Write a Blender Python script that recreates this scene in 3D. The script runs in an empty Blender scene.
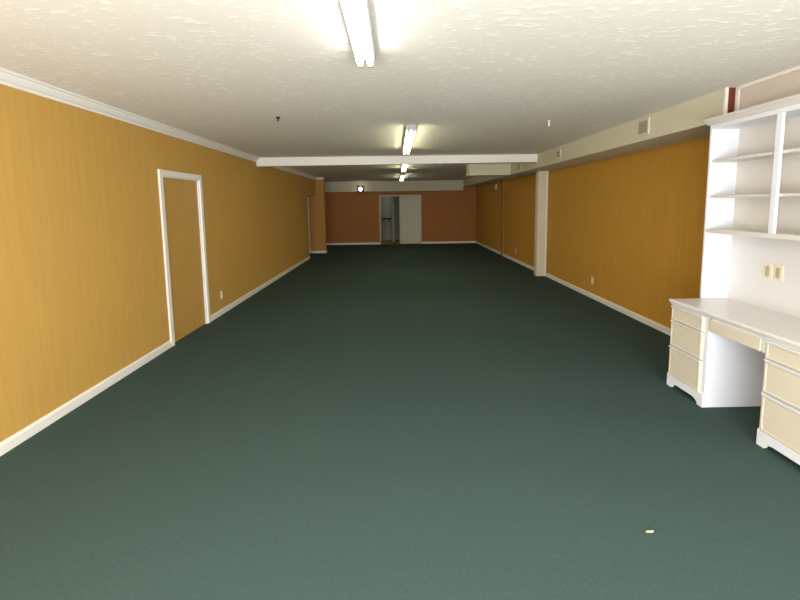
import bpy, bmesh, math
from mathutils import Matrix, Vector

S = bpy.context.scene
C = S.collection

# ------------------------------------------------------------------ camera
F, TILT, YAW, ROLL, CAM_H = 430.0, .1099, -.0107, .0137, 1.588
def cam_rows():
    c, s = math.cos(YAW), math.sin(YAW);   Y = Matrix(((c, s, 0), (-s, c, 0), (0, 0, 1)))
    c, s = math.cos(TILT), math.sin(TILT); T = Matrix(((1, 0, 0), (0, c, -s), (0, s, c)))
    c, s = math.cos(ROLL), math.sin(ROLL); Q = Matrix(((c, 0, -s), (0, 1, 0), (s, 0, c)))
    return Q @ T @ Y
M3 = cam_rows()                       # rows: right, forward, up
right, fwd, up = Vector(M3[0]), Vector(M3[1]), Vector(M3[2])
cd = bpy.data.cameras.new('camera')
cam = bpy.data.objects.new('camera', cd)
C.objects.link(cam)
cam.matrix_world = Matrix(((right.x, up.x, -fwd.x, 0), (right.y, up.y, -fwd.y, 0), (right.z, up.z, -fwd.z, CAM_H), (0, 0, 0, 1)))
cd.sensor_width = 36.0
cd.lens = 36.0 * F / 800.0
cd.shift_y = -48.24 / 800.0
cd.clip_end = 200
S.camera = cam

# ------------------------------------------------------------------ world, daylight, exposure
w = bpy.data.worlds.new('daylight'); S.world = w; w.use_nodes = True
bg = w.node_tree.nodes['Background']
bg.inputs[0].default_value = (.75, .88, 1, 1)
bg.inputs[1].default_value = 1.0

def area_light(name, loc, rot, sx, sy, watts, col):
    l = bpy.data.lights.new(name, 'AREA'); l.shape = 'RECTANGLE'; l.size = sx; l.size_y = sy
    l.energy = watts; l.color = col
    o = bpy.data.objects.new(name, l); C.objects.link(o); o.location = loc; o.rotation_euler = rot
    return o
# daylight that enters by the shop window behind the camera
area_light('window_daylight', (0, -1.62, 1.3), (math.radians(90), 0, 0), 4.6, 2.1, 118, (.92, .97, 1))
# unseen uplight added low at the window to brighten the ceiling
area_light('ceiling_uplight', (0, -1.64, .7), (math.radians(128), 0, 0), 4.6, .9, 138, (.98, .97, .95))

S.view_settings.view_transform = 'Standard'
S.view_settings.look = 'None'
S.view_settings.exposure = 1.0
S.view_settings.gamma = 1.0
S.view_settings.use_curve_mapping = False

TUBE = [9, 11, 11, 7]                 # emission of the tubes in each lamp, nearest lamp first

# ------------------------------------------------------------------ dimensions (metres)
XL, XR, XS, H = -2.594, 3.245, 2.7185, 2.498
ZS = 2.242                            # underside of the soffit
YF, YN = 17.22, -1.5                  # far and near end walls
YB = 8.27                             # beam
XW, YE = 2.875, 3.62                  # furred wall behind the built-ins, and its far end
XB = 2.80                             # face of the wall band above the bookcase
XPIL, YPIL = -2.33, 14.33             # boxed corner at the far left

# ------------------------------------------------------------------ materials
def mat(name, col, rough=.6, bump=None, spec=.3, var=None, metal=0.0, emit=None, dab_highlight=None):
    m = bpy.data.materials.new(name); m.use_nodes = True
    nt = m.node_tree; b = nt.nodes['Principled BSDF']
    b.inputs['Base Color'].default_value = (*col, 1); b.inputs['Roughness'].default_value = rough
    b.inputs['Specular IOR Level'].default_value = spec; b.inputs['Metallic'].default_value = metal
    if emit:
        b.inputs['Emission Color'].default_value = (*emit[0], 1); b.inputs['Emission Strength'].default_value = emit[1]
    if bump or var:
        tc = nt.nodes.new('ShaderNodeTexCoord')
    def noise(scale, detail, stretch):
        mp = nt.nodes.new('ShaderNodeMapping'); mp.inputs['Scale'].default_value = stretch
        nt.links.new(tc.outputs['Object'], mp.inputs[0])
        n = nt.nodes.new('ShaderNodeTexNoise'); n.inputs['Scale'].default_value = scale; n.inputs['Detail'].default_value = detail
        nt.links.new(mp.outputs[0], n.inputs['Vector'])
        return n
    if var:   # (amount, scale, stretch)
        n = noise(var[1], 4, var[2])
        r = nt.nodes.new('ShaderNodeMapRange')
        r.inputs[1].default_value = .3; r.inputs[2].default_value = .7
        r.inputs[3].default_value = 1 - var[0]; r.inputs[4].default_value = 1 + var[0]
        nt.links.new(n.outputs[0], r.inputs[0])
        mx = nt.nodes.new('ShaderNodeVectorMath'); mx.operation = 'SCALE'
        mx.inputs[0].default_value = col
        nt.links.new(r.outputs[0], mx.inputs['Scale'])
        nt.links.new(mx.outputs[0], b.inputs['Base Color'])
    if bump:  # (strength, distance, scale, stretch, lo, hi)
        n = noise(bump[2], 5, bump[3])
        src = n.outputs[0]
        if len(bump) > 4:
            r = nt.nodes.new('ShaderNodeMapRange'); r.interpolation_type = 'SMOOTHSTEP'
            r.inputs[1].default_value = bump[4]; r.inputs[2].default_value = bump[5]
            nt.links.new(src, r.inputs[0]); src = r.outputs[0]
        if dab_highlight:   # paler tint on the raised texture: highlights painted into the colour
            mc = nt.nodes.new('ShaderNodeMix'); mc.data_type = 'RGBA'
            mc.inputs['A'].default_value = (*col, 1); mc.inputs['B'].default_value = (*dab_highlight, 1)
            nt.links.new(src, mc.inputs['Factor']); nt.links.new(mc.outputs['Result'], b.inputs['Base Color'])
        bp = nt.nodes.new('ShaderNodeBump'); bp.inputs['Strength'].default_value = bump[0]; bp.inputs['Distance'].default_value = bump[1]
        nt.links.new(src, bp.inputs['Height']); nt.links.new(bp.outputs[0], b.inputs['Normal'])
    return m

m_carpet = mat('green_carpet', (.052, .084, .075), .95, bump=(.5, .004, 260, (1, 1, 1)), spec=.05, var=(.08, 60, (1, 1, 1)))
m_ceiling = mat('textured_ceiling_paint', (.79, .75, .675), .7, bump=(.25, .006, 17, (1, 1.9, 1), .55, .66), spec=.25, dab_highlight=(.90, .87, .80))
m_tan = mat('tan_wallcovering', (.53, .31, .075), .75, bump=(.25, .002, 60, (1, 1, .08)), spec=.15, var=(.045, 30, (1, 1, .06)))
m_ochre = mat('ochre_wallcovering', (.54, .28, .045), .75, bump=(.25, .002, 60, (1, 1, .08)), spec=.15, var=(.05, 30, (1, 1, .06)))
m_brown = mat('orange_brown_wallcovering', (.40, .17, .058), .8, bump=(.25, .002, 60, (1, 1, .08)), spec=.1, var=(.05, 30, (1, 1, .06)))
m_corner = mat('orange_tan_wallcovering', (.50, .25, .075), .8, bump=(.25, .002, 60, (1, 1, .08)), spec=.1, var=(.05, 30, (1, 1, .06)))
m_doortan = mat('tan_door_paint', (.50, .285, .07), .5, spec=.3, var=(.03, 8, (1, 1, .2)))
m_trim = mat('white_trim_paint', (.80, .76, .70), .4, spec=.4)
m_soffit = mat('cream_soffit_paint', (.64, .59, .44), .7, spec=.2, bump=(.2, .002, 80, (1, 1, 1)))
m_pink = mat('pinkish_cream_paint', (.63, .55, .47), .7, spec=.2)
m_cream = mat('cream_door_paint', (.62, .57, .44), .55, spec=.3)
m_splash = mat('white_backsplash_paint', (.70, .68, .67), .4, spec=.35)
m_white = mat('white_cabinet_paint', (.74, .75, .78), .35, spec=.4)
m_shelf = mat('cream_cabinet_paint', (.66, .62, .57), .4, spec=.35)
m_drawer = mat('beige_drawer_paint', (.64, .57, .45), .4, spec=.35)
m_top = mat('pale_laminate', (.72, .68, .65), .3, spec=.45)
m_metal = mat('grey_enamel', (.34, .33, .32), .35, spec=.5)
m_grey = mat('grey_plastic', (.35, .34, .32), .5)
m_dark = mat('dark_opening', (.03, .025, .02), .8)
m_ivory = mat('ivory_plastic', (.78, .70, .50), .4, spec=.4)
m_taupe = mat('taupe_plastic', (.42, .36, .27), .4, spec=.4)
m_redbrown = mat('red_brown_board', (.17, .035, .015), .6, var=(.2, 12, (1, 1, .1)))
m_vent = mat('brown_grey_vent', (.30, .25, .20), .5)
m_glass = mat('bulb_glass', (1, 1, .9), .3, emit=((1, .95, .85), 3.5))
m_gyp = mat('grey_green_wall_paint', (.36, .36, .28), .8)
m_vinyl = mat('tan_vinyl_floor', (.45, .36, .18), .5)
m_alu = mat('dark_window_frame', (.12, .11, .10), .4, metal=.6)
m_paper = mat('scrap_paper', (.60, .46, .28), .8)
m_tube = [mat('fluorescent_tube_glow', (1, 1, 1), .4, emit=(((1, 1, 1), (1, .96, .62), (1, .95, .58), (1, .96, .66))[i], TUBE[i])) for i in range(4)]

# ------------------------------------------------------------------ builders
def box(bm, x0, x1, y0, y1, z0, z1):
    vs = [bm.verts.new((x, y, z)) for z in (z0, z1) for y in (y0, y1) for x in (x0, x1)]
    for f in ((0, 2, 3, 1), (4, 5, 7, 6), (0, 1, 5, 4), (2, 6, 7, 3), (0, 4, 6, 2), (1, 3, 7, 5)):
        bm.faces.new([vs[i] for i in f])
    return bm

def prism(bm, pts, axis, a, b):
    """extrude a polygon of 2-D points along an axis ('x': pts are y,z; 'y': pts are x,z; 'z': pts are x,y)"""
    def v(p, t):
        return {'x': (t, p[0], p[1]), 'y': (p[0], t, p[1]), 'z': (p[0], p[1], t)}[axis]
    A = [bm.verts.new(v(p, a)) for p in pts]; B = [bm.verts.new(v(p, b)) for p in pts]
    bm.faces.new(A); bm.faces.new(B[::-1]); n = len(pts)
    for i in range(n):
        bm.faces.new((A[i], B[i], B[(i + 1) % n], A[(i + 1) % n]))
    return bm

def lathe(bm, prof, centre, axis='z', n=20):
    """turn (radius, height) pairs about an axis"""
    rings = []
    for r, h in prof:
        ring = []
        for k in range(n):
            a = 2 * math.pi * k / n; p, q = r * math.cos(a), r * math.sin(a)
            d = {'z': (p, q, h), 'y': (p, h, q), 'x': (h, p, q)}[axis]
            ring.append(bm.verts.new(Vector(centre) + Vector(d)))
        rings.append(ring)
    for A, B in zip(rings, rings[1:]):
        for k in range(n):
            bm.faces.new((A[k], A[(k + 1) % n], B[(k + 1) % n], B[k]))
    bm.faces.new(rings[0][::-1]); bm.faces.new(rings[-1])
    return bm

def obj(name, bm, m, parent=None, bevel=0.0, smooth=False):
    bmesh.ops.recalc_face_normals(bm, faces=bm.faces)
    if bevel:
        bmesh.ops.bevel(bm, geom=list(bm.edges), offset=bevel, segments=2, profile=.5, affect='EDGES', clamp_overlap=True)
    me = bpy.data.meshes.new(name); bm.to_mesh(me); bm.free()
    me.materials.append(m)
    if smooth:
        for p in me.polygons: p.use_smooth = True
    o = bpy.data.objects.new(name, me); C.objects.link(o)
    if parent: o.parent = parent
    return o
NB = bmesh.new

def tag(o, label, cat, group=None, kind=None):
    o['label'] = label; o['category'] = cat
    if group: o['group'] = group
    if kind: o['kind'] = kind
    return o
def thing(name, label, cat, loc, group=None, kind=None):
    o = bpy.data.objects.new(name, None); C.objects.link(o); o.location = loc
    o.empty_display_size = .1
    return tag(o, label, cat, group, kind)
def struct(name, bm, m, label, cat, bevel=0.0):
    return tag(obj(name, bm, m, None, bevel), label, cat, kind='structure')
def dup(root, loc, label, group=None):
    r = root.copy(); C.objects.link(r); r.location = loc; r['label'] = label
    if group: r['group'] = group
    for ch in list(root.children):
        c = ch.copy(); C.objects.link(c); c.parent = r
        for g in list(ch.children):
            d = g.copy(); C.objects.link(d); d.parent = c
    return r

# ------------------------------------------------------------------ room shell
T = .12
struct('floor', box(NB(), XL - .45, XR + T, YN - T, YF, -.1, 0), m_carpet, 'dark green carpet covering the whole long room', 'floor')
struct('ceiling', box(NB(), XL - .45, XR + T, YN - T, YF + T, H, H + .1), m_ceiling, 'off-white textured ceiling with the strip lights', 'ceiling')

# left wall, with its two door openings
D1 = (4.875, 5.785, 1.945); D2 = (12.9, YPIL, 1.90)
bm = NB()
y = YN - T
for a, b, z in (D1, D2):
    box(bm, XL - T, XL, y, a, 0, H); box(bm, XL - T, XL, a, b, z, H); y = b
box(bm, XL - T - .32, XL - .32, YPIL + .24, YF + T, 0, H)
struct('wall_left', bm, m_tan, 'long tan left wall with a white-framed door', 'wall')

struct('wall_right', box(NB(), XR, XR + T, YE, YF + T, 0, H), m_ochre, 'long ochre right wall below the cream soffit', 'wall')
struct('wall_right_near', box(NB(), XW, XR + T, YN - T, YE, 0, H), m_pink, 'pale wall behind and above the white built-in bookcase', 'wall')

# far wall and its doorway
OX0, OX1, OZ = -.565, 1.02, 1.905
bm = NB()
box(bm, XL - .32, OX0, YF, YF + T, 0, H); box(bm, OX1, XR, YF, YF + T, 0, H); box(bm, OX0, OX1, YF, YF + T, OZ, H)
struct('wall_back', bm, m_brown, 'orange-brown end wall with the sliding doorway', 'wall')
# boxed-in corner
struct('wall_corner', box(NB(), XL - 1.3, XPIL, YPIL, YPIL + .24, 0, H), m_corner, 'short orange-brown wall jutting out at the far left', 'wall')
bm = NB()
box(bm, XL - 1.4, XL - 1.3, D2[0] - .1, YPIL + .24, 0, H); box(bm, XL - 1.3, XL - T, D2[0] - .1, D2[0], 0, H); box(bm, XL - 1.3, XL - .45, D2[0], YPIL, H, H + .1)
struct('wall_hall', bm, m_tan, 'tan walls of the side hall behind the far left opening', 'wall')
struct('floor_hall', box(NB(), XL - 1.3, XL - .45, D2[0], YPIL, -.1, 0), m_carpet, 'dark green carpet of the side hall', 'floor')
struct('trim_7', box(NB(), -2.875, -2.835, YPIL - .02, YPIL, 0, 1.88), m_trim, 'white upright casing at the far left opening', 'trim', .003)
# shop front behind the camera
WX0, WX1, WZ0, WZ1 = -2.35, 2.35, .2, 2.35
bm = NB()
box(bm, XL, WX0, YN - T, YN, 0, H); box(bm, WX1, XW, YN - T, YN, 0, H)
box(bm, WX0, WX1, YN - T, YN, 0, WZ0); box(bm, WX0, WX1, YN - T, YN, WZ1, H)
struct('wall_front', bm, m_tan, 'tan wall around the shop window', 'wall')
wn = thing('window_1', 'dark-framed shop window in the near wall', 'window', (0, YN - .05, 0), kind='structure')
bm = NB()
for x in (WX0, -.8, .8, WX1 - .05): box(bm, x, x + .05, -.03, .03, WZ0, WZ1)
box(bm, WX0, WX1, -.029, .029, WZ0, WZ0 + .05); box(bm, WX0, WX1, -.029, .029, WZ1 - .05, WZ1)
obj('window_frame', bm, m_alu, wn)

# soffit along the right wall: its end board faces the room
bm = NB(); box(bm, XS, XR, YE - .01, YF, ZS, H)
so = struct('ceiling_soffit', bm, m_soffit, 'long cream soffit boxed out along the top of the right wall', 'soffit')
e = obj('end_board', box(NB(), XS + .012, XW - .001, YE - .02, YE - .01, ZS + .012, H), m_redbrown, so); e['label'] = 'dark red-brown board closing the near end'
obj('corner_trim', box(NB(), XS - .01, XS + .014, YE - .032, YE - .008, ZS - .004, H), m_trim, so, .002)

# beam
bm = NB()
zl, zr = 2.335, 2.352
vs = [(XL - .02, zl), (XS + .02, zr), (XS + .02, H), (XL - .02, H)]
prism(bm, vs, 'y', YB, YB + .14)
struct('ceiling_beam', bm, m_trim, 'white beam crossing the ceiling from the left wall to the soffit', 'beam', .006)
# post under the soffit at the right wall
po = struct('pillar', box(NB(), 3.045, XR, 9.17, 9.34, 0, ZS), m_soffit, 'cream post standing against the right wall under the beam', 'pillar', .004)
obj('corner_trim', box(NB(), XR - .03, XR, 9.15, 9.17, .0, ZS), m_trim, po)
# duct box behind the beam
struct('duct_box', box(NB(), 1.755, XS, 10.15, 10.6, 2.235, H), m_soffit, 'boxed cream duct jutting from the soffit just beyond the beam', 'duct', .004)
# bulkhead on the end wall
struct('trim_1', box(NB(), XL - .32, XS, YF - .12, YF, 2.105, H), m_soffit, 'pale grey bulkhead across the top of the end wall', 'trim', .004)
# batten on the right wall
struct('trim_2', box(NB(), XR - .035, XR, 12.82, 13.02, 0, ZS), m_brown, 'narrow orange-brown batten on the far right wall', 'trim', .003)

# crown moulding, stepped profile
def crown(name, y0, y1, label):
    pts = [(0, 0), (.012, 0), (.014, .018), (.03, .028), (.048, .052), (.052, .066), (.07, .07), (.07, .084), (0, .084)]
    bm = prism(NB(), [(XL + px, H - .084 + pz) for px, pz in pts], 'y', y0, y1)
    return struct(name, bm, m_trim, label, 'moulding')
crown('trim_3', YN, YB, 'white crown moulding along the near left wall')
crown('trim_4', YB + .14, YPIL, 'white crown moulding along the left wall beyond the beam')
struct('trim_5', box(NB(), XL, XPIL + .012, YPIL - .02, YPIL, H - .06, H), m_trim, 'white moulding at the top of the boxed corner', 'moulding')
struct('trim_8', box(NB(), XB, XW, YN, YE - .03, ZS + .005, H), m_pink, 'pinkish cream band of wall above the bookcase', 'wall', .003)
struct('trim_9', box(NB(), XB - .012, XB, YE - .065, YE - .028, ZS + .005, H), m_trim, 'white upright trim where the wall band meets the soffit end', 'trim', .004)
struct('trim_6', box(NB(), XB - .02, XB, YN, YE - .066, H - .028, H), m_trim, 'thin white moulding under the ceiling above the bookcase', 'moulding', .006)

# baseboards
def base_pts(x, s): return [(x, 0), (x + s * .016, 0), (x + s * .016, .062), (x + s * .008, .078), (x, .08)]
bm = NB()
for a, b in ((YN, D1[0] - .062), (D1[1] + .062, D2[0])):
    prism(bm, base_pts(XL, 1), 'y', a, b)
struct('baseboard_left', bm, m_trim, 'white baseboard along the foot of the tan left wall', 'baseboard')
bm = NB()
for a, b in ((YE, 9.15), (9.34, 12.82), (13.02, YF)): prism(bm, base_pts(XR, -1), 'y', a, b)
struct('baseboard_right', bm, m_trim, 'white baseboard along the foot of the ochre right wall', 'baseboard')
bm = NB()
for a, b in ((XL - .32, OX0 - .05), (OX1 + .05, XR)): box(bm, a, b, YF - .016, YF, 0, .08)
box(bm, -2.835, XPIL + .014, YPIL - .014, YPIL, 0, .08); box(bm, XPIL, XPIL + .014, YPIL, YPIL + .24, 0, .08)
struct('baseboard_back', bm, m_trim, 'white baseboard along the end wall', 'baseboard')

# doors in the left wall
def side_door(name, a, b, z, cas, label, slab_m, knob):
    d = thing(name, label, 'door', (XL, (a + b) / 2, 0), kind='structure')
    hw = (b - a) / 2
    bm = NB()
    for s in (-1, 1):
        y0, y1 = sorted((s * hw, s * (hw + cas)))
        prism(bm, [(0, y0), (.022, y0 + (.004 if s > 0 else 0)), (.022, y1), (0, y1)], 'z', 0, z + cas)
        jy = sorted((s * hw, s * (hw - .018)))
        box(bm, -.11, .002, jy[0], jy[1], 0, z)
    box(bm, 0, .022, -hw, hw, z, z + cas); box(bm, -.11, .002, -hw, hw, z - .018, z)
    obj('casing', bm, m_trim, d)
    bm = NB(); box(bm, -.055, -.012, -hw + .02, hw - .02, .008, z - .02)
    sl = obj('door_slab', bm, slab_m, d, .002); sl['label'] = 'plain tan door slab'
    return d
side_door('door_1', D1[0], D1[1], D1[2], .062, 'plain tan door in a white casing in the near left wall', m_doortan, False)

# sliding door in the end wall
d = thing('door_2', 'cream sliding door half open in the end wall', 'door', (0, YF, 0), kind='structure')
bm = NB()
box(bm, OX0 - .05, OX0, -.02, T, 0, OZ + .05); box(bm, OX1, OX1 + .04, -.02, T, 0, OZ + .05); box(bm, OX0, OX1, -.02, T, OZ, OZ + .05)
obj('casing', bm, m_cream, d, .003)
lf = obj('door_slab', box(NB(), .185, OX1 - .002, .01, .05, .01, OZ - .005), m_cream, d, .003); lf['label'] = 'cream door leaf'
obj('door_pull', lathe(NB(), [(.03, 0), (.03, -.004), (.02, -.006)], (.26, .012, .95), 'y'), m_grey, lf)

# room behind it
bm = NB()
box(bm, -1.6, 1.6, 19.4, 19.5, 0, H); box(bm, -1.7, -1.6, YF + T, 19.5, 0, H); box(bm, 1.6, 1.7, YF + T, 19.5, 0, H); box(bm, -1.7, 1.7, YF + T, 19.5, H, H + .1)
box(bm, -.12, -.02, 18.3, 19.4, 0, H)
struct('wall_passage', bm, m_gyp, 'grey-green walls of the small room seen through the doorway', 'wall')
struct('floor_passage', box(NB(), -1.7, 1.7, YF, 19.5, -.1, -.002), m_vinyl, 'tan floor of the small room behind the doorway', 'floor')
sh = thing('wall_shelf', 'dark wall shelf in the dim room behind the half-open sliding door', 'shelf', (-.45, 19.4, .93))
obj('shelf_board', box(NB(), -.3, .28, -.25, 0, -.0, .05), m_dark, sh, .004)
for x in (-.2, .18):
    obj('bracket', prism(NB(), [(0, 0), (-.2, 0), (-.17, -.03), (-.03, -.14), (0, -.14)], 'x', x, x + .02), m_dark, sh)
pl = bpy.data.lights.new('passage_lamp', 'POINT'); pl.energy = 2.2; pl.shadow_soft_size = .1; pl.color = (1, .93, .7)
plo = bpy.data.objects.new('passage_lamp', pl); C.objects.link(plo); plo.location = (-.9, 18.6, 2.3)

# ------------------------------------------------------------------ fluorescent lamps
def strip_lamp(x, y0, y1, i, label):
    L = y1 - y0
    t = thing('fluorescent_light', label, 'light', (x, y0, H), 'bare fluorescent strip lights')
    pts = [(-.061, 0), (-.061, -.046), (-.052, -.054), (.052, -.054), (.061, -.046), (.061, 0)]
    obj('housing', prism(NB(), pts, 'y', 0, L), m_metal, t)
    for s in (-1, 1):
        obj('tube', lathe(NB(), [(.010, .03), (.019, .036), (.019, L - .036), (.010, L - .03)], (s * .03, 0, -.074), 'y', 16), m_tube[i], t, smooth=True)
    for y in (0, L - .026):
        bm = NB()
        for s in (-1, 1):
            box(bm, s * .03 - .014, s * .03 + .014, y, y + .026, -.095, -.05)
        box(bm, -.054, .054, y + .001, y + .012, -.058, 0)
        obj('lamp_holder', bm, m_metal, t)
strip_lamp(-.162, .24, 2.68, 0, 'bright bare twin-tube strip light on the ceiling nearest the camera')
strip_lamp(.202, 5.08, 7.2, 1, 'bare strip light on the ceiling just in front of the white beam')
strip_lamp(.235, 8.6, 11.0, 2, 'small-looking strip light on the ceiling just beyond the white beam')
strip_lamp(.25, 12.9, 15.3, 3, 'farthest strip light on the ceiling, nearest the end wall')

# bulb on the bulkhead
b = thing('wall_light', 'single glowing bulb light on the bulkhead left of the end doorway', 'light', (-1.335, YF - .12, 2.2))
obj('mounting_plate', box(NB(), -.13, .13, -.03, 0, -.12, .12), m_dark, b, .006)
obj('bulb', lathe(NB(), [(.03, -.03), (.045, -.04), (.07, -.07), (.075, -.1), (.055, -.135), (.015, -.15)], (0, 0, 0), 'y'), m_glass, b, smooth=True)

# ------------------------------------------------------------------ small fixtures
def vent(y0, y1, z0, z1, label):
    t = thing('air_vent', label, 'vent', (XS, (y0 + y1) / 2, (z0 + z1) / 2), 'air vents on the soffit face')
    hy, hz, fr = (y1 - y0) / 2, (z1 - z0) / 2, .022
    bm = NB()
    box(bm, -.014, 0, -hy, -hy + fr, -hz, hz); box(bm, -.014, 0, hy - fr, hy, -hz, hz)
    box(bm, -.0139, 0, -hy + fr, hy - fr, -hz, -hz + fr); box(bm, -.0139, 0, -hy + fr, hy - fr, hz - fr, hz)
    f = obj('frame', bm, m_soffit, t)
    obj('backing', box(NB(), -.003, 0, -hy + fr, hy - fr, -hz + fr, hz - fr), m_dark, t)
    bm = NB(); n = 5
    for k in range(n):
        yy = -hy + fr + (2 * (hy - fr)) * (k + .5) / n
        prism(bm, [(-.004, yy - .009), (-.002, yy - .011), (-.011, yy + .009), (-.013, yy + .007)], 'z', -hz + fr, hz - fr)
    g = obj('grille', bm, m_vent, t); g['label'] = 'brown-grey grille'
vent(4.65, 4.88, 2.295, 2.47, 'largest-looking air vent on the soffit face, nearest the bookcase')
vent(7.10, 7.28, 2.30, 2.44, 'air vent on the soffit face just in front of the white beam')
vent(9.32, 9.55, 2.285, 2.445, 'air vent on the soffit face just beyond the white beam')

def outlet(loc, s, label, group=None):
    t = thing('wall_outlet', label, 'outlet', loc, group)
    x0, x1 = sorted((0, s * .006))
    obj('cover_plate', box(NB(), x0, x1, -.036, .036, -.058, .058), m_ivory, t, .0015)
    for z in (-.02, .02):
        xa, xb = sorted((s * .006, s * .009))
        so_ = obj('socket', box(NB(), xa, xb, -.017, .017, z - .014, z + .014), m_trim, t, .001)
        xa, xb = sorted((s * .0088, s * .0094))
        bm = NB()
        box(bm, xa, xb, -.008, -.006, z - .005, z + .006); box(bm, xa, xb, .006, .008, z - .005, z + .006)
        obj('slots', bm, m_dark, so_)
    return t
outlet((XL, 6.31, .285), 1, 'small outlet low on the left wall just past the near door')
outlet((XR, 6.96, .295), -1, 'ivory outlet low on the right wall between the desk and the cream post')
outlet((XR, 11.51, .30), -1, 'faint outlet low on the right wall beyond the cream post')

t = thing('wall_sensor', 'small ivory box high on the right wall near the end wall', 'sensor', (XR, 13.78, 2.11))
obj('case', box(NB(), -.035, 0, -.04, .04, -.09, .09), m_ivory, t, .008)
obj('lens', box(NB(), -.041, -.034, -.03, .035, -.07, -.01), m_white, t, .002)

t = thing('ceiling_hook', 'dark hook in the ceiling at left, in front of the beam', 'hook', (-1.188, 4.565, H))
obj('base', lathe(NB(), [(.022, -.012), (.022, 0)], (0, 0, 0)), m_dark, t)
obj('hook', lathe(NB(), [(.008, -.04), (.008, -.012)], (0, 0, 0), n=10), m_dark, t)
t = thing('ceiling_hook', 'white hook hanging from the ceiling at right near the soffit', 'hook', (1.752, 4.956, H))
obj('base', lathe(NB(), [(.02, -.008), (.02, 0)], (0, 0, 0)), m_white, t)
obj('hook', lathe(NB(), [(.007, -.06), (.009, -.03), (.006, -.008)], (0, 0, 0), n=10), m_white, t)
t = thing('sprinkler_head', 'tiny pale sprinkler in the ceiling beyond the beam right of the strip light', 'sprinkler', (1.049, 9.98, H))
obj('base', lathe(NB(), [(.035, -.01), (.04, 0)], (0, 0, 0)), m_white, t)
obj('deflector', lathe(NB(), [(.01, -.04), (.025, -.036), (.012, -.03), (.012, -.01)], (0, 0, 0), n=12), m_white, t)
t = thing('ceiling_panel', 'flat pale panel in the ceiling between the two strip lights beyond the beam', 'panel', (.38, 11.6, H))
obj('panel', box(NB(), -.2, .2, -.45, .45, -.02, 0), m_trim, t, .004)

# scrap on the carpet
bm = NB()
pts = [(-.02, -.003), (-.011, .005), (.004, .003), (.017, .006), (.021, 0), (.008, -.004), (-.008, -.002)]
prism(bm, pts, 'z', .0005, .007)
o = obj('paper_scrap', bm, m_paper, None, .001); o.location = (1.205, 1.898, 0)
tag(o, 'tiny pale scrap lying on the green carpet in front of the desk', 'scrap')

# ------------------------------------------------------------------ built-in desk
XD = 2.354                           # drawer faces
ZD = .754
YA, YK0, YK1, YZ = 3.565, 3.135, 2.632, 2.19   # far pedestal, kneehole, near pedestal
XBK = XW - .012

top = thing('desktop', 'long pale desktop over the white drawer pedestals', 'desktop', (XD, YZ, ZD - .04))
pts = [(-.02, .022), (-.016, .017), (XBK - XD, .017), (XBK - XD, .040), (-.016, .040), (-.02, .035)]
obj('top_board', prism(NB(), pts, 'y', -.016, YA - YZ + .016), m_top, top)
obj('front_edge', prism(NB(), [(-.008, .0), (.01, .0), (.01, .017), (-.015, .017), (-.012, .008)], 'y', -.008, YA - YZ + .008), m_shelf, top)
obj('subtop', box(NB(), .01, XBK - XD, 0, YA - YZ, 0, .017), m_shelf, top)

def pedestal(y0, y1, label):
    W = y1 - y0; D = XBK - XD
    t = thing('drawer_pedestal', label, 'drawer unit', (XD, y0, 0), 'drawer pedestals under the desktop')
    bm = NB(); zt = ZD - .041
    box(bm, .02, D, 0, .02, 0, zt); box(bm, .02, D, W - .02, W, 0, zt)
    box(bm, 0, .02, 0, .05, 0, .1); box(bm, 0, .02, W - .05, W, 0, .1)
    box(bm, D - .015, D, .02, W - .02, 0, zt); box(bm, .02, D - .015, .02, W - .02, .085, .1)
    obj('carcass', bm, m_white, t)
    # face frame
    bm = NB()
    box(bm, 0, .02, 0, .05, .1, zt); box(bm, 0, .02, W - .028, W, .1, zt)
    for z0, z1 in ((.1, .112), (.348, .366), (.572, .588), (zt - .022, zt)): box(bm, .0004, .02, .05, W - .028, z0, z1)
    obj('face_frame', bm, m_white, t)
    for z0, z1 in ((.106, .350), (.364, .574), (.586, zt - .016)):
        a, b_ = .042, W - .02
        bm = NB()
        o_ = [(a, z0), (b_, z0), (b_, z1), (a, z1)]
        layers = [(.0, .0), (-.014, .0), (-.019, .006), (-.019, .014), (-.016, .020)]
        rings = []
        for x, ins in layers:
            rings.append([bm.verts.new((x, a + ins, z0 + ins)), bm.verts.new((x, b_ - ins, z0 + ins)), bm.verts.new((x, b_ - ins, z1 - ins)), bm.verts.new((x, a + ins, z1 - ins))])
        for A, B in zip(rings, rings[1:]):
            for k in range(4): bm.faces.new((A[k], A[(k + 1) % 4], B[(k + 1) % 4], B[k]))
        bm.faces.new(rings[-1]); bm.faces.new(rings[0][::-1])
        dr = obj('drawer', bm, m_drawer, t)
        lp = obj('finger_lip', prism(NB(), [(-.014, z1 - .004), (-.026, z1 - .002), (-.026, z1 + .005), (-.012, z1 + .007)], 'y', a, b_), m_white, dr)
    # base board with bracket feet
    prof = [(0, 0), (.055, 0), (.062, .02), (.085, .034), (.12, .042), (W - .12, .042), (W - .085, .034), (W - .062, .02), (W - .055, 0), (W, 0), (W, .09), (W - .0, .1), (0, .1), (0, .09)]
    obj('base_board', prism(NB(), [p for p in prof if p not in ((W, .09), (0, .09))], 'x', -.012, .0), m_white, t)
    obj('base_cap', prism(NB(), [(-.012, .1), (-.004, .11), (0, .11), (0, .1)], 'y', 0, W), m_white, t)
    return t
pedestal(YK0, YA, 'white pedestal of three beige drawers at the far end of the desk')
pedestal(YZ, YK1, 'white pedestal of three beige drawers nearer the camera, cut off by the frame')

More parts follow.
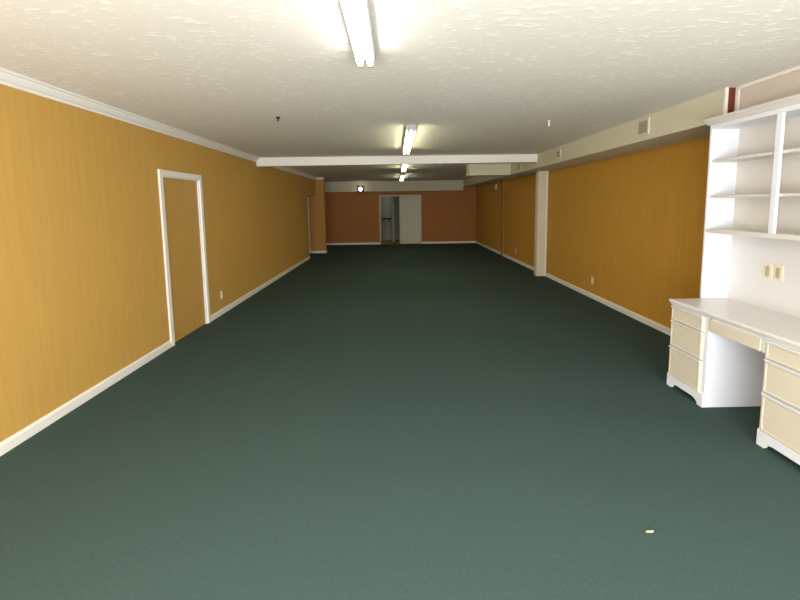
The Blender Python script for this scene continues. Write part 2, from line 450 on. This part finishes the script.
kd = thing('kneehole_drawer', 'shallow beige pencil drawer under the desktop over the kneehole', 'drawer', (XD, YK1, ZD - .041))
WK = YK0 - YK1
bm = NB()
box(bm, .0, .4, .002, .024, -.105, 0); box(bm, .0, .4, WK - .03, WK - .002, -.105, 0); box(bm, .0, .02, .022, WK - .022, -.018, 0)
obj('apron', bm, m_white, kd)
bm = NB(); box(bm, -.012, .012, .03, WK - .02, -.102, -.014)
obj('drawer_front', bm, m_drawer, kd, .005)
obj('drawer_box', box(NB(), .012, .38, .03, WK - .03, -.09, -.03), m_shelf, kd)

# ------------------------------------------------------------------ bookcase above
XC = 2.608                            # front of the shelves
ZB0, ZT = 1.318, 2.195
b = thing('bookcase', 'white built-in bookcase with open shelves standing over the desk', 'bookcase', (XC, YZ, ZD))
def Z(z): return z - ZD
LB = 3.60 - YZ; DB = 2.845 - XC
DIVS = [2.945 - YZ]
sp = obj('side_panel', box(NB(), 0, DB, LB - .022, LB, .0005, Z(ZT)), m_white, b, .002)
obj('side_panel', box(NB(), 0, DB, 0, .022, .0005, Z(ZT)), m_white, b, .002)
obj('back_panel', box(NB(), DB - .01, DB, .022, LB - .022, Z(ZB0), Z(ZT)), m_shelf, b)
obj('backsplash', box(NB(), DB - .01, DB, .022, LB - .022, .0005, Z(ZB0)), m_splash, b)
for yd in DIVS:
    obj('stile', box(NB(), -.008, .012, yd - .022, yd + .022, Z(ZB0) + .034, Z(ZT) - .03), m_white, b, .002)
cells = [(.022, LB - .022)]
for a, c in cells:
    for z in (1.605, 1.895):
        obj('shelf', box(NB(), .012, DB - .01, a, c, Z(z), Z(z) + .02), m_shelf, b, .002)
obj('bottom_board', box(NB(), .001, DB - .01, .022, LB - .022, Z(ZB0), Z(ZB0) + .034), m_shelf, b, .002)
obj('top_rail', box(NB(), 0.001, DB - .01, .022, LB - .022, Z(ZT) - .03, Z(ZT)), m_white, b)
cr = [(-.004, 0), (-.012, .008), (-.02, .012), (-.03, .03), (-.045, .045), (-.05, .055), (-.056, .055), (-.056, .066), (0, .066), (DB, .066), (DB, 0)]
obj('crown_moulding', prism(NB(), [(x, Z(ZT) + z * .75) for x, z in cr], 'y', 0, LB + .012), m_shelf, b)

# switch plates above the desktop
def switch(y, label, m2):
    t = thing('switch_plate', label, 'switch', (2.845 - .0105, y, 1.045), 'switch plates above the desk')
    obj('plate', box(NB(), -.006, 0, -.036, .036, -.06, .06), m_ivory, t, .0015)
    r = obj('rocker', box(NB(), -.011, -.006, -.017, .017, -.036, .036), m2, t, .001); r['label'] = 'taupe insert'
    for z in (-.047, .047): obj('screw', lathe(NB(), [(.004, -.0075), (.004, -.006)], (0, 0, z), 'x', 8), m_grey, t)
switch(3.20, 'ivory switch plate above the desk, the one nearer the bookcase side panel', m_taupe)
switch(3.11, 'ivory switch plate above the desk, the one farther from the side panel', m_taupe)
